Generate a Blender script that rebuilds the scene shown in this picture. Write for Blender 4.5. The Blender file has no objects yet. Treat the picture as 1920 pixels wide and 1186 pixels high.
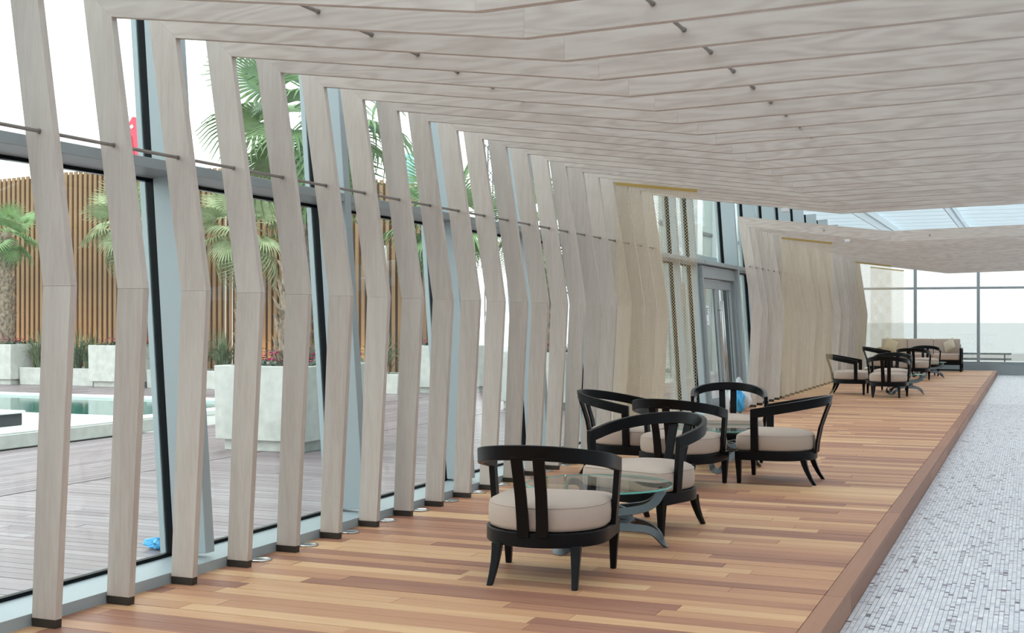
import bpy, bmesh, math, random
from mathutils import Vector, Matrix
random.seed(7)
R = random.Random(11)
scene = bpy.context.scene
COL = scene.collection
# ------------------------------------------------------------------ camera
H = 1.5307
cam = bpy.data.cameras.new('camera'); cam.sensor_width = 36.0; cam.lens = 2349.94 / 1920 * 36
cam.clip_end = 4000
camo = bpy.data.objects.new('camera', cam); COL.objects.link(camo)
camo.location = (0, 0, H); camo.rotation_euler = (math.pi / 2 + 0.0029, 0, 0.393)
scene.camera = camo
# ------------------------------------------------------------------ world: even white overcast sky
W = bpy.data.worlds.new('world'); scene.world = W; W.use_nodes = True
bg = W.node_tree.nodes['Background']; bg.inputs[0].default_value = (0.985, 0.99, 1.0, 1); bg.inputs[1].default_value = 1.0
vs = scene.view_settings
vs.view_transform = 'Standard'; vs.look = 'None'; vs.gamma = 1; vs.use_curve_mapping = False
vs.exposure = 1.58

# ------------------------------------------------------------------ material helpers
MAT = {}
def nodes(name):
    m = bpy.data.materials.new(name); m.use_nodes = True
    nt = m.node_tree; b = nt.nodes['Principled BSDF']; MAT[name] = m
    return m, nt, b
def N(nt, t, **kw):
    n = nt.nodes.new(t)
    for k, v in kw.items(): setattr(n, k, v)
    return n
def L(nt, a, b): nt.links.new(a, b)
def math_(nt, op, a, b=None, c=None):
    n = N(nt, 'ShaderNodeMath', operation=op)
    for i, v in enumerate((a, b, c)):
        if v is None: continue
        if isinstance(v, (int, float)): n.inputs[i].default_value = v
        else: L(nt, v, n.inputs[i])
    return n.outputs[0]
def ramp(nt, fac, stops):
    r = N(nt, 'ShaderNodeValToRGB')
    while len(r.color_ramp.elements) < len(stops): r.color_ramp.elements.new(0.5)
    for e, (p, c) in zip(r.color_ramp.elements, stops):
        e.position = p; e.color = (*c, 1)
    L(nt, fac, r.inputs[0]); return r.outputs[0]
def plain(name, col, rough=0.5, metal=0.0, noise=0.0, nscale=20, bump=0.0, **kw):
    m, nt, b = nodes(name)
    b.inputs['Base Color'].default_value = (*col, 1); b.inputs['Roughness'].default_value = rough
    b.inputs['Metallic'].default_value = metal
    for k, v in kw.items(): b.inputs[k.replace('_', ' ')].default_value = v
    if noise or bump:
        tc = N(nt, 'ShaderNodeTexCoord'); n = N(nt, 'ShaderNodeTexNoise')
        n.inputs['Scale'].default_value = nscale; n.inputs['Detail'].default_value = 5
        L(nt, tc.outputs['Object'], n.inputs['Vector'])
        if noise:
            lo = tuple(c * (1 - noise) for c in col); hi = tuple(min(1, c * (1 + noise)) for c in col)
            L(nt, ramp(nt, n.outputs['Fac'], [(0.3, lo), (0.7, hi)]), b.inputs['Base Color'])
        if bump:
            bp = N(nt, 'ShaderNodeBump'); bp.inputs['Strength'].default_value = bump; bp.inputs['Distance'].default_value = 0.01
            L(nt, n.outputs['Fac'], bp.inputs['Height']); L(nt, bp.outputs[0], b.inputs['Normal'])
    return m
def timber(name, scale, lo, mid, hi, rough=0.55, freq=55.0, con=0.5):
    """pale brushed timber, grain along the axis with the small scale; random per piece"""
    m, nt, b = nodes(name)
    tc = N(nt, 'ShaderNodeTexCoord'); oi = N(nt, 'ShaderNodeObjectInfo')
    mp = N(nt, 'ShaderNodeMapping'); mp.inputs['Scale'].default_value = scale
    cmb = N(nt, 'ShaderNodeCombineXYZ')
    off = math_(nt, 'MULTIPLY', oi.outputs['Random'], 71.0)
    for i in range(3): L(nt, off, cmb.inputs[i])
    L(nt, cmb.outputs[0], mp.inputs['Location']); L(nt, tc.outputs['Object'], mp.inputs['Vector'])
    n1 = N(nt, 'ShaderNodeTexNoise'); n1.inputs['Scale'].default_value = 1.0; n1.inputs['Detail'].default_value = 1.5
    L(nt, mp.outputs[0], n1.inputs['Vector'])
    s = math_(nt, 'SINE', math_(nt, 'MULTIPLY', n1.outputs['Fac'], freq))
    n2 = N(nt, 'ShaderNodeTexNoise'); n2.inputs['Scale'].default_value = 9.0; n2.inputs['Detail'].default_value = 4
    L(nt, mp.outputs[0], n2.inputs['Vector'])
    f = math_(nt, 'ADD', math_(nt, 'MULTIPLY', s, 0.16 * con), math_(nt, 'MULTIPLY', n2.outputs['Fac'], 0.45))
    f = math_(nt, 'ADD', f, math_(nt, 'MULTIPLY', oi.outputs['Random'], 0.14))
    L(nt, ramp(nt, f, [(0.05, lo), (0.30, mid), (0.60, hi)]), b.inputs['Base Color'])
    b.inputs['Roughness'].default_value = rough
    bp = N(nt, 'ShaderNodeBump'); bp.inputs['Strength'].default_value = 0.08; bp.inputs['Distance'].default_value = 0.004
    L(nt, n2.outputs['Fac'], bp.inputs['Height']); L(nt, bp.outputs[0], b.inputs['Normal'])
    return m
def decking(name, stops, along='x', rough=0.5):
    """deck boards: tint per board (object random + face attribute), fine grain along the board"""
    m, nt, b = nodes(name)
    g = N(nt, 'ShaderNodeNewGeometry'); oi = N(nt, 'ShaderNodeObjectInfo')
    at = N(nt, 'ShaderNodeAttribute', attribute_name='tint')
    t = math_(nt, 'FRACT', math_(nt, 'ADD', oi.outputs['Random'], at.outputs['Fac']))
    mp = N(nt, 'ShaderNodeMapping'); mp.inputs['Scale'].default_value = (1.2, 22, 22) if along == 'x' else (22, 1.2, 22)
    cmb = N(nt, 'ShaderNodeCombineXYZ'); o = math_(nt, 'MULTIPLY', t, 90.0)
    for i in range(3): L(nt, o, cmb.inputs[i])
    L(nt, cmb.outputs[0], mp.inputs['Location']); L(nt, g.outputs['Position'], mp.inputs['Vector'])
    n = N(nt, 'ShaderNodeTexNoise'); n.inputs['Scale'].default_value = 1.6; n.inputs['Detail'].default_value = 5
    L(nt, mp.outputs[0], n.inputs['Vector'])
    f = math_(nt, 'ADD', t, math_(nt, 'MULTIPLY', math_(nt, 'SUBTRACT', n.outputs['Fac'], 0.5), 0.55))
    L(nt, ramp(nt, f, stops), b.inputs['Base Color'])
    b.inputs['Roughness'].default_value = rough; b.inputs['Specular IOR Level'].default_value = 0.28 if name in ('deck_wood', 'edge_wood') else 0.5
    bp = N(nt, 'ShaderNodeBump'); bp.inputs['Strength'].default_value = 0.1; bp.inputs['Distance'].default_value = 0.003
    L(nt, n.outputs['Fac'], bp.inputs['Height']); L(nt, bp.outputs[0], b.inputs['Normal'])
    return m
def glass(name, tint, base=0.045, top=0.95, rough=0.0, dens=1.0):
    """clear pane: light passes straight through, mirror reflection grows with the viewing angle (Schlick)"""
    m = bpy.data.materials.new(name); m.use_nodes = True; nt = m.node_tree; MAT[name] = m
    for n in list(nt.nodes): nt.nodes.remove(n)
    out = N(nt, 'ShaderNodeOutputMaterial'); mx = N(nt, 'ShaderNodeMixShader')
    tr = N(nt, 'ShaderNodeBsdfTransparent'); tr.inputs[0].default_value = (*tint, 1)
    gl = N(nt, 'ShaderNodeBsdfGlossy'); gl.inputs['Roughness'].default_value = rough
    lw = N(nt, 'ShaderNodeLayerWeight'); lw.inputs['Blend'].default_value = 0.5
    p = math_(nt, 'POWER', lw.outputs['Facing'], 5.0)
    fac = math_(nt, 'ADD', math_(nt, 'MULTIPLY', p, top - base), base)
    L(nt, fac, mx.inputs[0]); L(nt, tr.outputs[0], mx.inputs[1]); L(nt, gl.outputs[0], mx.inputs[2]); L(nt, mx.outputs[0], out.inputs[0])
    return m

LO, MID, HI = (0.475, 0.40, 0.352), (0.565, 0.495, 0.442), (0.64, 0.58, 0.525)
timber('timber_upright', (9, 9, 0.8), LO, MID, HI, freq=24, con=0.35)
timber('timber_beam', (0.8, 5, 6), LO, MID, HI, freq=62, con=0.75)
decking('deck_wood', [(0.0, (0.29, 0.130, 0.088)), (0.3, (0.45, 0.222, 0.130)), (0.65, (0.54, 0.295, 0.160)), (1.0, (0.68, 0.435, 0.240))])
decking('edge_wood', [(0.0, (0.24, 0.110, 0.072)), (0.5, (0.31, 0.148, 0.094)), (1.0, (0.38, 0.195, 0.122))], along='y')  # board colour darkened for the weaker light on the riser
decking('outside_wood', [(0.0, (0.19, 0.14, 0.155)), (0.5, (0.245, 0.185, 0.205)), (1.0, (0.31, 0.25, 0.27))], rough=0.35)  # purple-blue of the reflected sky mixed into the board colours
decking('outside_wood_long', [(0.0, (0.19, 0.14, 0.155)), (0.5, (0.245, 0.185, 0.205)), (1.0, (0.31, 0.25, 0.27))], along='y', rough=0.35)  # same reflected-sky tint in the colour, grain turned
plain('shoe_metal', (0.035, 0.028, 0.022), 0.5)
plain('rod_steel', (0.30, 0.27, 0.25), 0.38, 0.6)
plain('aluminium', (0.40, 0.465, 0.49), 0.45, 0.1)
plain('aluminium_grey', (0.33, 0.37, 0.385), 0.42, 0.2)
plain('gasket', (0.004, 0.006, 0.008), 0.4, Specular_IOR_Level=0.1)
plain('black_wood', (0.004, 0.004, 0.0047), 0.34, Specular_IOR_Level=0.16)
plain('fabric', (0.50, 0.405, 0.34), 0.9, noise=0.05, nscale=300, bump=0.12)
plain('pillow_yellow', (0.62, 0.55, 0.38), 0.9, noise=0.05, nscale=120)
plain('pillow_beige', (0.60, 0.53, 0.42), 0.9, noise=0.05, nscale=120)
plain('table_steel', (0.11, 0.12, 0.127), 0.35, 0.7)
plain('stainless', (0.62, 0.62, 0.62), 0.22, 1.0)
plain('white_paint', (0.80, 0.82, 0.82), 0.45)
plain('roof_paint', (0.72, 0.83, 0.88), 0.5)
plain('roof_dark', (0.20, 0.20, 0.19), 0.6)
plain('gold_mesh', (0.74, 0.60, 0.37), 0.42, 0.55)
plain('gold_track', (0.62, 0.45, 0.16), 0.35, 0.8)
plain('concrete', (0.60, 0.61, 0.57), 0.85, noise=0.12, nscale=7, bump=0.15)
plain('coping', (0.78, 0.80, 0.78), 0.6, noise=0.04, nscale=5)
plain('soil', (0.05, 0.04, 0.03), 0.95, noise=0.4, nscale=30)
plain('slat_wood', (0.30, 0.175, 0.085), 0.6, noise=0.22, nscale=3)
plain('slat_back', (0.085, 0.048, 0.024), 0.8, noise=0.2, nscale=2)
plain('palm_leaf', (0.22, 0.35, 0.15), 0.5, noise=0.3, nscale=6)
plain('palm_leaf_pale', (0.36, 0.42, 0.24), 0.5, noise=0.3, nscale=6)
plain('palm_trunk', (0.30, 0.235, 0.175), 0.9, noise=0.5, nscale=14, bump=0.4)
plain('strap_leaf', (0.15, 0.20, 0.105), 0.5, noise=0.35, nscale=9)
plain('bed_leaf', (0.07, 0.11, 0.06), 0.6, noise=0.4, nscale=20)
plain('petal', (0.72, 0.045, 0.21), 0.6, noise=0.25, nscale=20)
plain('blue_plastic', (0.06, 0.42, 0.78), 0.4)
plain('dark_basin', (0.02, 0.022, 0.025), 0.25)
plain('white_bag', (0.80, 0.84, 0.88), 0.3, **{'Transmission_Weight': 0.25})
plain('paper', (0.86, 0.87, 0.92), 0.7)
plain('ink', (0.10, 0.10, 0.16), 0.7)
plain('crane_red', (0.62, 0.06, 0.10), 0.45)
plain('teal_paint', (0.28, 0.55, 0.56), 0.5)
plain('sea_haze', (0.60, 0.64, 0.63), 0.6)
plain('ground_grey', (0.42, 0.42, 0.40), 0.9, noise=0.1, nscale=0.4)
plain('glass_edge', (0.16, 0.55, 0.49), 0.12)
plain('black_plastic', (0.02, 0.02, 0.02), 0.5)
glass('window_glass', (0.90, 0.955, 0.945), base=0.05, top=0.8)
glass('end_glass', (0.62, 0.645, 0.64), base=0.05, top=0.8)
glass('table_glass', (0.82, 0.93, 0.91), base=0.10, top=0.95)
# pool water: teal floor seen through a clear reflecting surface
m, nt, b = nodes('pool_tile'); b.inputs['Roughness'].default_value = 0.5
b.inputs['Base Color'].default_value = (0.05, 0.36, 0.33, 1)
m, nt, b = nodes('pool_water'); b.inputs['Base Color'].default_value = (0.015, 0.17, 0.15, 1); b.inputs['Roughness'].default_value = 0.06
tc = N(nt, 'ShaderNodeTexCoord'); nn = N(nt, 'ShaderNodeTexNoise'); nn.inputs['Scale'].default_value = 3.0
L(nt, tc.outputs['Object'], nn.inputs['Vector']); bp = N(nt, 'ShaderNodeBump'); bp.inputs['Strength'].default_value = 0.06
L(nt, nn.outputs['Fac'], bp.inputs['Height']); L(nt, bp.outputs[0], b.inputs['Normal'])
# mosaic
m, nt, b = nodes('mosaic_tile'); b.inputs['Roughness'].default_value = 0.35; b.inputs['Specular IOR Level'].default_value = 0.3
at = N(nt, 'ShaderNodeAttribute', attribute_name='tile_col'); L(nt, at.outputs['Color'], b.inputs['Base Color'])
m, nt, b = nodes('mosaic_far'); b.inputs['Roughness'].default_value = 0.35; b.inputs['Specular IOR Level'].default_value = 0.3
g = N(nt, 'ShaderNodeNewGeometry'); mp = N(nt, 'ShaderNodeMapping'); mp.inputs['Scale'].default_value = (40, 20, 1)
L(nt, g.outputs['Position'], mp.inputs['Vector'])
wn = N(nt, 'ShaderNodeTexWhiteNoise', noise_dimensions='2D')
sn = N(nt, 'ShaderNodeVectorMath', operation='FLOOR'); L(nt, mp.outputs[0], sn.inputs[0]); L(nt, sn.outputs[0], wn.inputs['Vector'])
L(nt, ramp(nt, wn.outputs['Value'], [(0.0, (0.10, 0.09, 0.11)), (0.06, (0.30, 0.28, 0.31)), (0.16, (0.57, 0.58, 0.62)), (0.30, (0.67, 0.685, 0.72))]), b.inputs['Base Color'])
m = bpy.data.materials.new('roof_panel'); m.use_nodes = True; nt = m.node_tree; MAT['roof_panel'] = m
for n in list(nt.nodes): nt.nodes.remove(n)
out = N(nt, 'ShaderNodeOutputMaterial'); mx = N(nt, 'ShaderNodeMixShader'); mx.inputs[0].default_value = 0.46
tl = N(nt, 'ShaderNodeBsdfTranslucent'); tl.inputs[0].default_value = (0.85, 0.92, 0.95, 1)
df = N(nt, 'ShaderNodeBsdfDiffuse'); df.inputs[0].default_value = (0.78, 0.86, 0.90, 1)
L(nt, df.outputs[0], mx.inputs[1]); L(nt, tl.outputs[0], mx.inputs[2]); L(nt, mx.outputs[0], out.inputs[0])
plain('annex_wall', (0.36, 0.41, 0.37), 0.7, noise=0.08, nscale=2)
plain('lamp_glow', (0.9, 0.7, 0.4), 0.4, Emission_Color=(1, 0.7, 0.35, 1), Emission_Strength=6.0)
plain('plaster', (0.45, 0.45, 0.43), 0.8)
plain('grout', (0.62, 0.64, 0.66), 0.8)

# ------------------------------------------------------------------ mesh helpers
class MB:
    def __init__(s): s.v = []; s.f = []
    def add(s, vs, fs):
        o = len(s.v); s.v += [tuple(v) for v in vs]; s.f += [tuple(i + o for i in f) for f in fs]; return s
    def box(s, x0, x1, y0, y1, z0, z1):
        return s.add([(x0, y0, z0), (x1, y0, z0), (x1, y1, z0), (x0, y1, z0), (x0, y0, z1), (x1, y0, z1), (x1, y1, z1), (x0, y1, z1)],
                     [(0, 3, 2, 1), (4, 5, 6, 7), (0, 1, 5, 4), (1, 2, 6, 5), (2, 3, 7, 6), (3, 0, 4, 7)])
    def loft(s, rings, cap0=True, cap1=True):
        n = len(rings[0]); o = len(s.v)
        for r in rings: s.v += [tuple(p) for p in r]
        for k in range(len(rings) - 1):
            for i in range(n):
                j = (i + 1) % n
                s.f.append((o + k * n + i, o + k * n + j, o + (k + 1) * n + j, o + (k + 1) * n + i))
        if cap0: s.f.append(tuple(o + i for i in reversed(range(n))))
        if cap1: s.f.append(tuple(o + (len(rings) - 1) * n + i for i in range(n)))
        return s
    def prism_y(s, poly, y0, y1):      # poly in x,z counter-clockwise seen from -y
        return s.loft([[(x, y1, z) for x, z in poly], [(x, y0, z) for x, z in poly]])
    def prism_z(s, poly, z0, z1):
        return s.loft([[(x, y, z0) for x, y in poly], [(x, y, z1) for x, y in poly]])
    def prism_x(s, poly, x0, x1):
        return s.loft([[(x0, y, z) for y, z in poly], [(x1, y, z) for y, z in poly]])
    def tube(s, pts, r, n=8, closed=False, caps=True):
        pts = [Vector(p) for p in pts]; rings = []; up = Vector((0.13, 0.31, 0.94)).normalized()
        rr = r if isinstance(r, (list, tuple)) else [r] * len(pts)
        m = len(pts)
        for i, p in enumerate(pts):
            a = pts[(i - 1) % m] if (closed or i > 0) else p; b_ = pts[(i + 1) % m] if (closed or i < m - 1) else p
            t = (b_ - a).normalized(); u = t.cross(up)
            if u.length < 1e-3: u = t.cross(Vector((1, 0, 0)))
            u.normalize(); w = u.cross(t)
            rings.append([p + (u * math.cos(q) - w * math.sin(q)) * rr[i] for q in [2 * math.pi * k / n for k in range(n)]])
        if closed: rings.append(rings[0])
        return s.loft(rings, caps and not closed, caps and not closed)
    def lathe(s, prof, n=24, c=(0, 0, 0)):
        return s.loft([[(c[0] + r * math.cos(2 * math.pi * k / n), c[1] + r * math.sin(2 * math.pi * k / n), c[2] + z) for k in range(n)] for r, z in prof])
    def build(s, name, mat, parent=None, smooth=False, bevel=0.0, loc=None, seg=2):
        me = bpy.data.meshes.new(name); me.from_pydata(s.v, [], s.f); me.materials.append(MAT[mat])
        if bevel:
            bm = bmesh.new(); bm.from_mesh(me)
            bmesh.ops.remove_doubles(bm, verts=bm.verts, dist=1e-5)
            ed = [e for e in bm.edges if len(e.link_faces) == 2 and e.calc_face_angle(0) > 0.6]
            bmesh.ops.bevel(bm, geom=ed, offset=bevel, segments=seg, affect='EDGES', profile=0.5)
            bm.to_mesh(me); bm.free()
        if smooth: me.polygons.foreach_set('use_smooth', [True] * len(me.polygons))
        me.update()
        o = bpy.data.objects.new(name, me); COL.objects.link(o)
        if parent is not None: o.parent = parent
        if loc is not None: o.location = loc
        return o
def smooth_by_angle(o, a=0.6):
    me = o.data
    bm = bmesh.new(); bm.from_mesh(me)
    for f in bm.faces: f.smooth = True
    for e in bm.edges:
        if len(e.link_faces) == 2 and e.calc_face_angle(0) > a: e.smooth = False
    bm.to_mesh(me); bm.free(); return o
def tag(o, label=None, cat=None, group=None, kind=None):
    if label: o['label'] = label
    if cat: o['category'] = cat
    if group: o['group'] = group
    if kind: o['kind'] = kind
    return o
def empty(name, loc=(0, 0, 0), rz=0.0):
    o = bpy.data.objects.new(name, None); o.empty_display_size = 0.1; COL.objects.link(o)
    o.location = loc; o.rotation_euler = (0, 0, rz); return o
def copy_tree(o, parent=None):
    c = o.copy(); COL.objects.link(c); c.parent = parent
    for ch in list(o.children): copy_tree(ch, c)
    return c
def catmull(P, n=8, closed=False):
    P = [Vector(p) for p in P]; out = []; m = len(P)
    rng = range(m) if closed else range(m - 1)
    for i in rng:
        if closed: a, b_, c, d = P[(i - 1) % m], P[i], P[(i + 1) % m], P[(i + 2) % m]
        else: a, b_, c, d = P[max(i - 1, 0)], P[i], P[i + 1], P[min(i + 2, m - 1)]
        for k in range(n):
            t = k / n
            out.append(0.5 * ((2 * b_) + (c - a) * t + (2 * a - 5 * b_ + 4 * c - d) * t * t + (3 * b_ - a - 3 * c + d) * t ** 3))
    if not closed: out.append(P[-1])
    return out
UNITS = ['', 'first', 'second', 'third', 'fourth', 'fifth', 'sixth', 'seventh', 'eighth', 'ninth', 'tenth', 'eleventh', 'twelfth', 'thirteenth',
         'fourteenth', 'fifteenth', 'sixteenth', 'seventeenth', 'eighteenth', 'nineteenth', 'twentieth']
def ordinal(n):
    if n <= 20: return UNITS[n]
    if n < 30: return 'twenty-' + UNITS[n - 20]
    return 'thirtieth' if n == 30 else 'thirty-' + UNITS[n - 30]

S = 0.55; Y0 = 5.4261
def FY(i): return Y0 + i * S
# ================================================================== SETTING
DECK_END = 40.7; XE = -0.957
# ---- interior deck: boards laid across, butt joints staggered, edge board and riser
floor = empty('floor', (0, 0, 0)); tag(floor, 'raised deck of mixed tan and reddish hardwood boards', None, None, 'structure')
PITCH = 0.1375; GAP = 0.004; TH = 0.022
x0, x1 = -4.98, -1.067
MB().box(x0, XE - 0.03, 1.6, DECK_END, -0.14, -TH - 0.002).build('deck_base', 'shoe_metal', floor)
unit = None; npart = 0; far = MB(); far_t = []
rows = int((DECK_END - 1.9) / PITCH)
plank_list = []
for r in range(rows):
    y = 1.9 + r * PITCH
    cuts = [x0]; p = x0 + R.uniform(0.3, 1.9)
    while p < x1 - 0.35:
        cuts.append(p); p += R.uniform(0.9, 2.2)
    cuts.append(x1)
    for a, b_ in zip(cuts[:-1], cuts[1:]): plank_list.append((a, b_, y))
me_plank = None
cnt = 0
for a, b_, y in plank_list:
    dz = R.uniform(-0.0008, 0.0008)
    if y > 4.6 and cnt < 296:
        if me_plank is None:
            me_plank = MB().box(0, 1, 0, 1, -TH, 0).build('plank', 'deck_wood', floor, bevel=0); me_plank.data.polygons.foreach_set('use_smooth', [False] * 6)
            o = me_plank
        else:
            o = me_plank.copy(); COL.objects.link(o)
        o.location = (a + GAP * 0.4, y, dz); o.scale = (b_ - a - GAP * 0.8, PITCH - GAP, 1); cnt += 1
    else:
        far.box(a + 0.001, b_ - 0.001, y, y + PITCH - GAP, -TH, dz); far_t += [R.random()] * 6
fo = far.build('planks', 'deck_wood', floor); tag(fo, kind='stuff')
at_ = fo.data.attributes.new('tint', 'FLOAT', 'FACE'); at_.data.foreach_set('value', far_t)
y = 1.9
while y < DECK_END - 0.1:
    ln = min(R.uniform(2.2, 3.4), DECK_END - y)
    MB().box(-1.064, XE, y, y + ln - 0.004, -0.03, 0.001).build('edge_board', 'edge_wood', floor)
    MB().box(XE - 0.024, XE - 0.002, y + 0.3, min(y + ln + 0.296, DECK_END), -0.15, -0.031).build('riser_board', 'edge_wood', floor)
    y += ln
# ---- mosaic floor a step lower
mos = MB().box(-1.0, 9.0, -6, 46, -0.40, -0.158).build('floor_mosaic', 'mosaic_far'); tag(mos, 'white mosaic floor with scattered grey and violet tiles', None, None, 'structure')
tv, tf, tcol = [], [], []
xx = XE
cols = [((0.77, 0.78, 0.82), 55), ((0.68, 0.69, 0.75), 20), ((0.84, 0.84, 0.86), 14), ((0.50, 0.47, 0.53), 9), ((0.30, 0.27, 0.32), 6), ((0.12, 0.11, 0.135), 5), ((0.20, 0.12, 0.19), 1.2)]
cl = [c for c, w in cols]; cw = [w for c, w in cols]
while xx < 0.5:
    y = 4.6 + R.uniform(0, 0.05)
    while y < 27.0:
        big = R.random() < 0.3
        ln = R.choice((0.055, 0.08)) if big else 0.03
        c = R.choices(cl[:3], cw[:3])[0] if big and R.random() < 0.85 else R.choices(cl, cw)[0]
        k = R.uniform(0.86, 0.96)
        o = len(tv); zt = -0.1505 + R.uniform(-0.0003, 0.0003)
        a0, a1, b0, b1 = xx + 0.001, xx + 0.0255, y + 0.001, y + ln - 0.0015
        tv += [(a0, b0, zt), (a1, b0, zt), (a1, b1, zt), (a0, b1, zt), (a0, b0, -0.158), (a1, b0, -0.158), (a1, b1, -0.158), (a0, b1, -0.158)]
        tf += [(o, o + 1, o + 2, o + 3), (o + 4, o + 5, o + 1, o), (o + 5, o + 6, o + 2, o + 1), (o + 6, o + 7, o + 3, o + 2), (o + 7, o + 4, o, o + 3)]
        tcol += [c[0] * k, c[1] * k, c[2] * k, 1.0] * 5
        y += ln
    xx += 0.027
me = bpy.data.meshes.new('mosaic_tiles'); me.from_pydata(tv, [], tf); me.materials.append(MAT['mosaic_tile'])
ca = me.attributes.new('tile_col', 'FLOAT_COLOR', 'FACE'); ca.data.foreach_set('color', tcol)
mt = bpy.data.objects.new('mosaic_tiles', me); COL.objects.link(mt); mt.parent = mos; tag(mt, kind='stuff')
# ---- roof high above the frames: translucent sheets, chosen to light the beam faces, on painted steel
roof = empty('ceiling', (0, 0, 4.2)); tag(roof, 'pale blue-white translucent roof on painted steel above the timber frames', None, None, 'structure')
k = 0; y = -6.0
while y < 44:
    MB().add([(-5.6, y + 0.004, 0.12), (9, y + 0.004, 0.12), (9, y + 1.19, 0.12), (-5.6, y + 1.19, 0.12)], [(0, 1, 2, 3)]).build('roof_sheet', 'roof_panel', roof); y += 1.2
for k in range(0, 42):
    y = -5.95 + k * 1.2
    MB().box(-5.6, 9.0, y, y + 0.06, 0.0, 0.119).build('purlin', 'roof_paint', roof)
for x in (-3.62, -1.69, 0.25, 2.2, 4.15, 6.1, 8.0):
    MB().box(x - 0.05, x + 0.05, -6.0, 42, -0.16, -0.002).box(x - 0.012, x + 0.012, -6, 42, -0.34, -0.16).build('roof_beam', 'roof_paint', roof)
wr = MB().box(9.0, 9.25, -6, 42, -0.16, 4.4).build('wall_right', 'plaster'); tag(wr, 'unseen pale plaster wall added to cut light from the right', None, None, 'structure')  # out of view, added to darken reflections and beam undersides
wn_ = MB().box(-5.0, 9.0, -6.25, -6.0, -0.16, 4.4).build('wall_near', 'plaster'); tag(wn_, 'unseen pale plaster wall added behind the camera to cut light', None, None, 'structure')  # out of view, added to shut out open sky behind the camera
# ---- glazed facade: leans outwards, mullions, transom, panes
wl = empty('wall_left', (-4.965, 0, 0)); wl.rotation_euler = (0, -0.07, 0)
tag(wl, 'outward-leaning glazed facade with blue-grey aluminium mullions', None, None, 'structure')
MY = [6.41 + 1.975 * k for k in range(-3, 6)] + [18.75, 19.84, 22.32] + [24.21 + 1.9 * k for k in range(9)]
DOOR = (19.84, 22.32)
ZT = 4.18
for y in MY:
    MB().box(0.032, 0.13 if y in (18.75, 19.84) else 0.275, y, y + 0.09, 0.075, ZT).build('mullion', 'aluminium', wl, bevel=0.004, seg=1)
    MB().box(-0.03, 0.030, y + 0.012, y + 0.078, 0.07, ZT).build('gasket', 'gasket', wl)
    MB().box(-0.075, -0.032, y + 0.004, y + 0.086, 0.05, ZT).build('outer_cap', 'aluminium', wl, bevel=0.003, seg=1)
for a, b_ in zip(MY[:-1], MY[1:]):
    a2, b2 = a + 0.092, b_ - 0.002
    MB().box(0.02, 0.272, a2, b2, 2.425, 2.49).build('transom', 'aluminium_grey', wl, bevel=0.003, seg=1)
    MB().box(-0.02, 0.018, a2, b2, 2.405, 2.51).build('gasket', 'gasket', wl)
    MB().box(-0.006, 0.006, a2 - 0.02, b2 + 0.02, 2.512, ZT).build('pane', 'window_glass', wl)
    if (a, b_) != DOOR:
        MB().box(-0.02, 0.03, a2, b2, 0.064, 0.085).build('gasket', 'gasket', wl)
        MB().box(-0.006, 0.006, a2 - 0.02, b2 + 0.02, 0.086, 2.404).build('pane', 'window_glass', wl)
# sill rail at the foot of the facade
sr = empty('trim_1', (-4.63, 0, 0)); tag(sr, 'low aluminium sill rail along the foot of the glass facade', None, None, 'structure')
for a, b_ in ((0.3, DOOR[0]), (DOOR[1] + 0.09, 40.6)):
    MB().prism_y([(0.0, 0.0), (0.0, 0.062), (-0.335, 0.066), (-0.40, 0.064), (-0.40, -0.14), (-0.36, -0.14)][::-1], a, b_).build('sill', 'aluminium', sr)
# ---- double door in the facade
d1 = empty('door_1', (-4.88, 0, 0)); d1.rotation_euler = (0, -0.07, 0)
tag(d1, 'grey aluminium double glass entrance door with long bar handles', None, None, 'structure')
a, b_ = DOOR[0] + 0.092, DOOR[1] - 0.002
MB().box(-0.03, 0.12, a, b_, 2.22, 2.42).build('header', 'aluminium_grey', d1, bevel=0.004, seg=1)
for q in (a, b_ - 0.07): MB().box(-0.03, 0.12, q, q + 0.07, 0.0, 2.22).build('jamb', 'aluminium_grey', d1, bevel=0.004, seg=1)
mid = (a + b_) / 2
for s_, (p, q) in ((1, (a + 0.075, mid - 0.004)), (-1, (mid + 0.004, b_ - 0.075))):
    lf = MB().box(0.0, 0.06, p, p + 0.11, 0.012, 2.2).box(0.0, 0.06, q - 0.11, q, 0.012, 2.2).box(0, 0.06, p + 0.11, q - 0.11, 2.06, 2.2).box(0, 0.06, p + 0.11, q - 0.11, 0.012, 0.24).build('door_leaf', 'aluminium_grey', d1)
    MB().box(0.024, 0.036, p + 0.112, q - 0.112, 0.242, 2.058).build('pane', 'window_glass', lf)
    MB().box(0.015, 0.022, p + 0.111, p + 0.13, 0.242, 2.058).box(0.015, 0.022, q - 0.13, q - 0.111, 0.242, 2.058).build('gasket', 'gasket', lf)
    hy = q - 0.055 if s_ == 1 else p + 0.055
    MB().tube([(0.13, hy, 0.35), (0.13, hy, 1.85)], 0.016, 10).tube([(0.062, hy, 0.5), (0.13, hy, 0.5)], 0.01, 8).tube([(0.062, hy, 1.7), (0.13, hy, 1.7)], 0.01, 8).build('handle', 'stainless', lf, smooth=True)
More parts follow.
